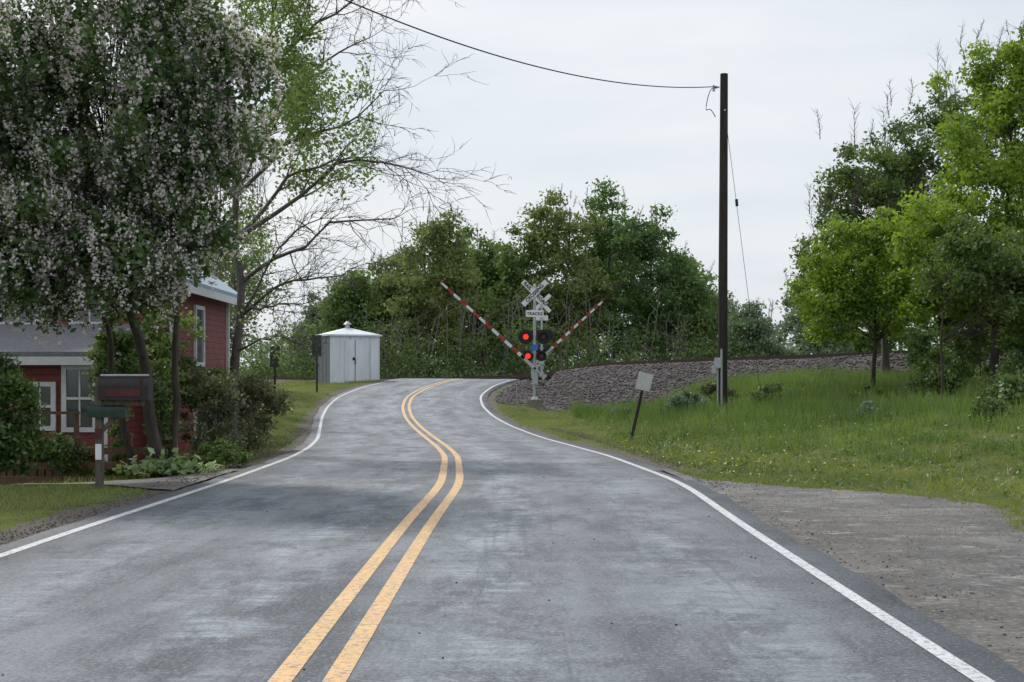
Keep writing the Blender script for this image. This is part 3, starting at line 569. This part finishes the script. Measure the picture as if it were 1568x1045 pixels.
# ------------------------------------------------------------------ crossing signals
def signal(name,loc,side,face,lit):
    e=empty(name,loc); f=face
    b=Bld(); b.box((0,0,-.2),(.62,.62,.4),mat=1,bev=.02); b.cyl((0,0,0),(0,0,5.1),.065,seg=14); b.cyl((0,0,0),(0,0,.14),.17,.1); b.cyl((0,0,5.1),(0,0,5.22),.08,.02)
    b.box((0,.02,1.25),(.32,.36,.62),bev=.02); b.box((.02,f*.17,.85),(.26,.2,.35),bev=.02); b.cyl((-.25,0,1.5),(.25,0,1.5),.06)
    for zz in (2.82,1.98): b.cyl((-.42,0,zz),(.42,0,zz),.028); b.cyl((0,0,zz+.12),(0,0,zz-.12),.09)
    b.done('mast',[M_galv,M_sleeve],e)
    b=Bld(); y0=f*.1
    for i,a in enumerate((math.radians(45),math.radians(-45))):
        b.box((0,y0+f*i*.014,4.78),(1.5,.01,.235),RY(a))
    b.box((0,y0,3.86),(.8,.012,.31)); b.done('crossbuck_boards',M_white,e)
    if f<0:
        def txt(body,c,size,rot):
            cu=bpy.data.curves.new('lettering','FONT'); cu.body=body; cu.size=size; cu.align_x='CENTER'; cu.align_y='CENTER'; cu.extrude=.001; cu.offset=.005; cu.materials.append(M_black)
            o=bpy.data.objects.new('lettering_'+body.lower(),cu); COL.objects.link(o); o.parent=e
            o.matrix_local=Matrix.Translation(c)@(RY(rot)@Matrix.Rotation(math.pi/2,3,'X')).to_4x4()
        for w,o1 in (('RAIL',-.45),('ROAD',.45)):
            r=math.radians(45); txt(w,(o1*math.cos(r),y0-.035,4.78-o1*math.sin(r)),.22,r)
        txt('CROSSING',(0,y0-.035,4.78),.22,math.radians(-45)); txt('TRACKS',(0,y0-.01,3.85),.19,0)
    b=Bld(); b.box((-.02,f*.09,2.34),(.34,.012,.26)); b.done('emergency_sign',M_blue,e)
    b=Bld(); l=Bld(); lo=Bld()
    for zz,R,xo,lt in ((2.82,.335,.4,lit),(1.96,.24,.3,lit)):
        for sgn in (-1,1):
            x0=sgn*xo; b.cyl((x0,f*.02,zz),(x0,f*.045,zz),R,seg=28); b.cyl((x0,f*-.12,zz),(x0,f*.05,zz),.13,.17,20)
            for k in range(10):
                a=math.radians(-10+k*22.2); b.box((x0+math.cos(a)*.175,f*.17,zz+math.sin(a)*.175),(.012,.26,.075),RY(-a))
            (l if (sgn<0 and lt) else lo).cyl((x0,f*.047,zz),(x0,f*.075,zz),.13,.11,20)
    b.done('lamp_housings',M_black,e)
    if lit: l.done('lit_lamps',M_lamp,e)
    else: l.bm.free()
    lo.done('unlit_lamps',M_lampoff,e)
    A=Vector((side*.1,f*.3,1.5)); T=Vector((side*4.2,f*.3,5.25)) if side<0 else Vector((side*3.8,f*.3,4.9)); d=(T-A); L=d.length; d.normalize(); an=math.atan2(d.z,d.x); R=RY(-an)
    b=Bld(); n=13; st=.5; ww=.15 if side<0 else .17
    for i in range(n):
        s0=st+(L-st)*i/n; s1=st+(L-st)*(i+1)/n; c=A+d*((s0+s1)/2); w=ww-.06*i/n; b.box(c,(s1-s0,.03,w),R,mat=(1 if i%2 else 0))
    for s in (L*.5,L*.75,L-.08): c=A+d*s; b.cyl(c+Vector((0,f*.05,.1)),c+Vector((0,-f*.05,.1)),.07,seg=12,mat=1)
    b.done('gate_arm',[M_armw,M_redrefl],e)
    b=Bld()
    for yy in (-.3,.0): 
        c=A+d*.25; b.box((c.x,f*.3+ (yy if f>0 else -yy)*1.,c.z),(.9,.03,.14),R)
        c2=A-d*.4; b.box((c2.x,f*.3+(yy if f>0 else -yy),c2.z),(.6,.03,.1),R)
    for s in (-.55,-.72): c=A+d*s; b.box((c.x,f*.16,c.z),(.14,.4,.26),R,bev=.02)
    b.done('gate_mechanism',M_galv,e); return e
sgx,sgy=1.02,64.; signal('railroad_crossing_signal',(sgx,sgy,.62),-1,-1,True)
b=Bld(); gzz=G(sgx,sgy)
signal('railroad_crossing_signal',(1.85,88.5,1.5),1,1,False); b.box((sgx,sgy,(gzz-.3+.42)/2),(.8,.8,.42-gzz+.3),bev=.02); b.done('signal_foundation',M_sleeve)
# ------------------------------------------------------------------ utility pole and wires
def pole(x,y,top):
    e=empty('utility_pole',(x,y,0)); gz=G(x,y); b=Bld(); b.cyl((0,0,gz-.3),(.06,0,top),.165,.125,18); b.done('pole',M_pole,e)
    b=Bld(); b.cyl((-.12,-.12,top-.45),(-.3,-.18,top-.5),.03,seg=8); b.cyl((-.3,-.18,top-.6),(-.3,-.18,top-.4),.045,.03,10); b.cyl((.06,.12,top-1.2),(.06,-.16,top-1.2),.03,seg=8); b.done('fittings',M_galv,e); return e,gz
pe,gz=pole(6.8,46,11.4)
b=Bld(); b.box((-.18,-.22,gz+1.75),(.2,.14,.34),bev=.02); b.box((-.3,-.2,gz+1.55),(.12,.12,.26),bev=.01); b.cyl((-.18,-.22,gz-.1),(-.18,-.22,gz+1.6),.025,seg=10); b.cyl((-.05,-.2,gz-.1),(-.05,-.2,gz+2.2),.035,seg=10); b.done('meter_box',M_galv,pe)
pole(-10.2,18.4,11.0)
def wire(name,P,r): 
    P=np.array(P); V,F=tubes([(P,np.full(len(P),r))],6); return mesh_np(name,V,F,M_wire,smooth_=True)
t=np.linspace(0,1.15,60); wire('overhead_wire',np.stack([6.6-14.6*t,45.8-23.8*t,10.95-5.68*t+4.9*t*t],-1),.016)
a=np.array([6.9,46.1,10.2]); c=np.array([9.0,51.5,G(9,51.5)]); t=np.linspace(0,1,20)[:,None]; gw=a+(c-a)*t; wire('guy_wire',gw,.008)
b=Bld(); m=a+(c-a)*.3; b.cyl(m+np.array([0,0,.12]),m-np.array([-.02,0,.12]),.05,seg=10); b.done('guy_insulator',M_wire)
t=np.linspace(0,1,14); wire('service_lead',np.stack([6.6-.35*np.sin(t*3),45.8+0*t,10.9-1.0*t+.15*np.sin(t*9)],-1),.014)
# ------------------------------------------------------------------ small signs
def sign(name,base,top,w,h,mp,ms,thick=.05):
    e=empty(name,base); b=Bld(); d=Vector(top)-Vector(base); b.cyl((0,0,-.2),d,thick,thick*.9,10); b.done('post',mp,e)
    a=math.atan2(d.x,d.z); b=Bld(); c=d*(1-h*.45/d.length); b.box((c.x,c.y-.06,c.z),(w,.015,h),RY(a),bev=.004); b.done('panel',ms,e); return e
sign('leaning_sign',(3.12,38,G(3.12,38)),(3.58,38,1.66),.4,.47,M_pole,M_signlight,.045)
sign('road_sign',(-9.2,55,G(-9.2,55)),(-9.15,55,2.75),.38,.8,M_pole,M_signback)
sign('road_sign',(-9.6,70,G(-9.6,70)),(-9.6,70,3.65),.46,1.05,M_pole,M_signback)
# ------------------------------------------------------------------ shed
sh=empty('equipment_shed',(-10.12,79.0,1.33)); sh.rotation_euler=(0,0,math.radians(27)); W,Dp,H=2.95,2.35,2.7
b=Bld(); b.box((W/2,Dp/2,H/2),(W,Dp,H)); b.box((W/2,Dp/2,-.15),(W+.2,Dp+.2,.3),mat=1)
b.done('walls',[M_shedw,M_sleeve],sh)
b=Bld()
for x in (.02,.62,1.16,1.79,2.33,2.93): b.box((x,-.012,H/2),(.045,.024,H-.06))
for yy in (.05,.6,1.2,1.8,2.3): b.box((-.012,yy,H/2),(.024,.04,H-.06),mat=1)
b.box((W/2,-.015,H-.05),(W,.03,.1)); b.done('seams',[M_shedw,M_shedd],sh)
b=Bld(); b.box((-.006,Dp/2,H/2),(.006,Dp-.01,H-.02)); b.done('dark_side_sheet',M_shedd,sh)  # thin sheet giving the left wall a darker tone than the front
b=Bld()
for x in (.6,1.175,1.79,2.36): b.box((x+.03,-.013,H/2),(.02,.004,H-.1))
b.done('seam_shadow_gaps',M_shedd,sh)
b=Bld()
for x in (1.17,1.785): b.box((x,-.028,1.25),(.57,.03,2.3),bev=.006)
b.done('doors',M_shedw,sh)
b=Bld(); b.box((1.48,-.06,1.2),(.05,.04,.3)); b.box((1.4,-.055,1.35),(.14,.02,.16)); b.box((1.475,-.046,1.25),(.02,.01,2.3)); b.done('lock',M_black,sh)
b=Bld(); o=.12; pk=(W/2,Dp/2,H+.45); cs_=[(-o,-o,H),(W+o,-o,H),(W+o,Dp+o,H),(-o,Dp+o,H)]
for i in range(4): b.poly([cs_[i],cs_[(i+1)%4],pk])
b.poly(cs_[::-1])
for i in range(4):
    p,q=Vector(cs_[i]),Vector(cs_[(i+1)%4]); b.box(((p+q)/2-Vector((0,0,.03))),((q-p).length if i%2==0 else .02,.02 if i%2==0 else (q-p).length,.09))
b.done('roof',M_shedw,sh)
b=Bld(); b.cyl((W/2,Dp/2,H+.35),(W/2,Dp/2,H+.65),.12); b.cyl((W/2,Dp/2,H+.62),(W/2,Dp/2,H+.8),.24,.05); b.done('roof_vent',M_galv,sh)
# ------------------------------------------------------------------ house
hs=empty('red_house',(0,0,0)); x0,x1,y0,y1,zb,ze=-14.5,-7.15,30.,35.6,-1.0,3.7; rid=(x0+x1)/2
b=Bld(); b.prism([(x0,y0,zb),(x1,y0,zb),(x1,y0,ze),(rid,y0,ze+2.6),(x0,y0,ze)],(0,y1-y0,0)); b.done('walls',M_siding,hs)
b=Bld(); ov=.35
for sg,xe in ((1,x1),(-1,x0)):
    sl=2.6/(xe-rid); p=[(rid,y0-ov,ze+2.62),(xe+sg*ov,y0-ov,ze+.02-abs(sl)*ov),(xe+sg*ov,y0-ov,ze+.16-abs(sl)*ov),(rid,y0-ov,ze+2.78)]
    b.prism(p,(0,y1-y0+2*ov,0))
b.done('roof',M_metalroof,hs)
b=Bld(); b.box((x1+ov+.01,(y0+y1)/2,ze-.27),(.03,y1-y0+2*ov,.17)); b.box((x1+.02,y0-.02,(zb+ze)/2),(.14,.14,ze-zb)); b.box((x1+.02,y1+.0,(zb+ze)/2),(.1,.1,ze-zb-.2))
def window(fr,gl,c,w,h,axis):
    t=.09
    if axis=='y':
        x,y,z=c; gl.box((x,y-.01,z),(w,.02,h))
        for s in (-1,1): fr.box((x+s*(w/2+t/2),y-.03,z),(t,.06,h+2*t)); fr.box((x,y-.028,z+s*(h/2+t/2)),(w,.056,t))
        fr.box((x,y-.03,z),(w,.04,.05)); fr.box((x,y-.027,z+h*.25),(.03,.03,h*.5-.05)); fr.box((x,y-.027,z-h*.25),(.03,.03,h*.5-.05))
    else:
        x,y,z=c; gl.box((x+.01,y,z),(.02,w,h))
        for s in (-1,1): fr.box((x+.03,y+s*(w/2+t/2),z),(.06,t,h+2*t)); fr.box((x+.028,y,z+s*(h/2+t/2)),(.056,w,t))
        fr.box((x+.03,y,z),(.04,w,.05))
gl=Bld(); window(b,gl,(-8.9,y0,2.7),.7,1.1,'y'); window(b,gl,(-10.4,y0,2.7),.7,1.1,'y'); window(b,gl,(x1,32.4,2.5),.75,1.2,'x'); window(b,gl,(x1,32.4,.5),.75,1.1,'x')
ax0,ax1,ay0,ay1=-14.,-7.75,27.,30.
window(b,gl,(-8.2,ay0,1.15),.5,1.1,'y'); window(b,gl,(-8.95,ay0,1.0),.42,.75,'y'); window(b,gl,(-10.2,ay0,1.1),.7,.95,'y')
b.box(((ax0+ax1)/2,ay0-.31,1.86),(ax1-ax0+.5,.03,.16)); b.box((ax1+.0,ay0-.01,.4),(.12,.12,2.7))
b.done('trim',M_trim,hs); gl.done('windows',M_glass,hs)
b=Bld(); b.prism([(ax1,ay0,zb),(ax1,ay1-.01,zb),(ax1,ay1-.01,2.5),(ax1,ay0,1.9)],(ax0-ax1,0,0)); b.done('annex_walls',M_siding,hs)
b=Bld(); b.prism([(ax1+.25,ay0-.3,1.95),(ax1+.25,ay1-.02,2.6),(ax1+.25,ay1-.02,2.68),(ax1+.25,ay0-.3,2.03)],(ax0-ax1-.5,0,0)); b.done('annex_roof',M_shingle,hs)
b=Bld(); b.prism([(ax1+.26,ay0-.3,1.86),(ax1+.26,ay1-.02,2.51),(ax1+.26,ay1-.02,2.63),(ax1+.26,ay0-.3,1.98)],(.03,0,0)); b.done('rake_board',M_trim,hs)
b=Bld(); b.box((rid+1,32.5,ze+2.6),(.6,.6,1.6),bev=.02); b.done('chimney',M_redwood,hs)
b=Bld(); b.box((-11.6,ay0-.03,.35),(.95,.05,2.0),bev=.01); b.done('door',M_trim,hs)
b=Bld(); b.box((-10.6,26.45,.12),(5.4,1.05,.08))
for x in np.arange(-13.2,-7.9,.14): b.box((x,25.93,-.35),(.11,.03,.88))
for x in np.arange(-13.2,-7.9,1.05): b.box((x,25.96,.5),(.08,.08,.75))
b.box((-10.6,25.96,.9),(5.4,.1,.05))
b.done('porch_deck',M_deck,hs)
fe=empty('wooden_fence',(0,0,0)); b=Bld()
for x in np.arange(-9.4,-6.3,.9): gz=G(x,24.9); b.box((x,24.9,gz+.35),(.09,.09,.9))
for zz in (.12,.36,.62): b.box((-7.9,24.84,-.36+zz),(3.2,.03,.12))
b.done('rails_and_posts',M_deck,fe)
# ------------------------------------------------------------------ mailbox
mb=empty('mailbox',(-5.8,20.,G(-5.8,20.)))
b=Bld(); b.box((0,0,.72),(.1,.1,1.7),bev=.008); b.box((.25,0,1.2),(.75,.09,.06)); b.box((.2,0,.98),(.06,.06,.5),RY(math.radians(45))); b.done('post',M_post,mb)
b=Bld(); b.box((0,-.056,.52),(.085,.01,.22)); b.done('number_plate',M_white,mb); b=Bld(); b.box((0,-.058,.78),(.1,.012,.14)); b.done('red_band',M_mailr,mb)
def mbox(cx,cz,L,w,h,mat,nm):
    b=Bld(); pr=[(-w/2,0)]+[( -w/2*math.cos(a),h-w/2+w/2*math.sin(a)) for a in np.linspace(0,math.pi,12)]+[(w/2,0)]
    b.prism([(cx-L/2,p[0],cz+p[1]) for p in pr],(L,0,0)); b.prism([(cx+L/2+.002,p[0]*1.04,cz-.004+p[1]*1.03) for p in pr],(.02,0,0)); b.done(nm,mat,mb)
mbox(.36,1.25,.68,.26,.33,M_mailb,'box')
b=Bld(); b.box((.36,-.137,1.35),(.5,.01,.1)); b.box((.6,-.142,1.5),(.03,.01,.16)); b.done('flag_and_panel',M_mailr,mb)
b=Bld(); b.cyl((.02,-.02,1.592),(.7,-.02,1.592),.018,seg=8); b.done('roof_strip',M_galv,mb)
mbox(.1,1.0,.52,.18,.19,M_mailg,'newspaper_box')
rb=Bld(); bmesh.ops.create_icosphere(rb.bm,subdivisions=3,radius=.32)
for v in rb.bm.verts: v.co*=1+.14*math.sin(v.co.x*9+v.co.y*7)+.1*math.sin(v.co.z*13+v.co.x*5); v.co.z*=.65
rb.done('boulder',M_sleeve,loc=(-7.6,42.5,G(-7.6,42.5)+.08))
# ------------------------------------------------------------------ world, sun, camera
w=bpy.data.worlds.new('World'); scene.world=w; w.use_nodes=True; ns=w.node_tree.nodes; ls=w.node_tree.links; ns.clear()
sky=ns.new('ShaderNodeTexSky'); sky.sky_type='NISHITA'; sky.sun_disc=False; sky.sun_elevation=math.radians(48); sky.sun_rotation=math.radians(-32); sky.air_density=1.2; sky.dust_density=4
b1=ns.new('ShaderNodeBackground'); ls.new(sky.outputs[0],b1.inputs[0]); b1.inputs[1].default_value=.1
tc=ns.new('ShaderNodeTexCoord'); mp=ns.new('ShaderNodeMapping'); mp.inputs['Scale'].default_value=(1.2,1.2,5.5); mp.inputs['Rotation'].default_value=(.12,.1,0); ls.new(tc.outputs['Generated'],mp.inputs[0])
nn=noise(ns,ls,mp.outputs[0],1.8,7,.55); f=maprange(ns,ls,nn,.38,.62)
cc=mixc(ns,ls,f,(.73,.81,.89),(.91,.93,.955)); b2=ns.new('ShaderNodeBackground'); ls.new(cc,b2.inputs[0]); b2.inputs[1].default_value=1.02
mx=ns.new('ShaderNodeMixShader'); mx.inputs[0].default_value=.88; ls.new(b1.outputs[0],mx.inputs[1]); ls.new(b2.outputs[0],mx.inputs[2])
wo=ns.new('ShaderNodeOutputWorld'); ls.new(mx.outputs[0],wo.inputs[0])
sl=bpy.data.lights.new('sun','SUN'); sl.energy=2.4; sl.angle=math.radians(7); sl.color=(1,.95,.86); so=bpy.data.objects.new('sun',sl); COL.objects.link(so)
el=math.radians(48); az=math.radians(-32); v=Vector((math.sin(az)*math.cos(el),math.cos(az)*math.cos(el),math.sin(el))); so.rotation_euler=v.to_track_quat('Z','Y').to_euler(); so.location=(0,0,30)
cam=bpy.data.cameras.new('camera'); cam.lens=50; cam.sensor_width=36; cam.clip_end=3000; cam.shift_y=.038
co=bpy.data.objects.new('camera',cam); co.location=(0,0,1.5); co.rotation_euler=(math.pi/2,0,0); COL.objects.link(co); scene.camera=co
scene.view_settings.view_transform='Standard'; scene.view_settings.look='None'; scene.view_settings.exposure=0
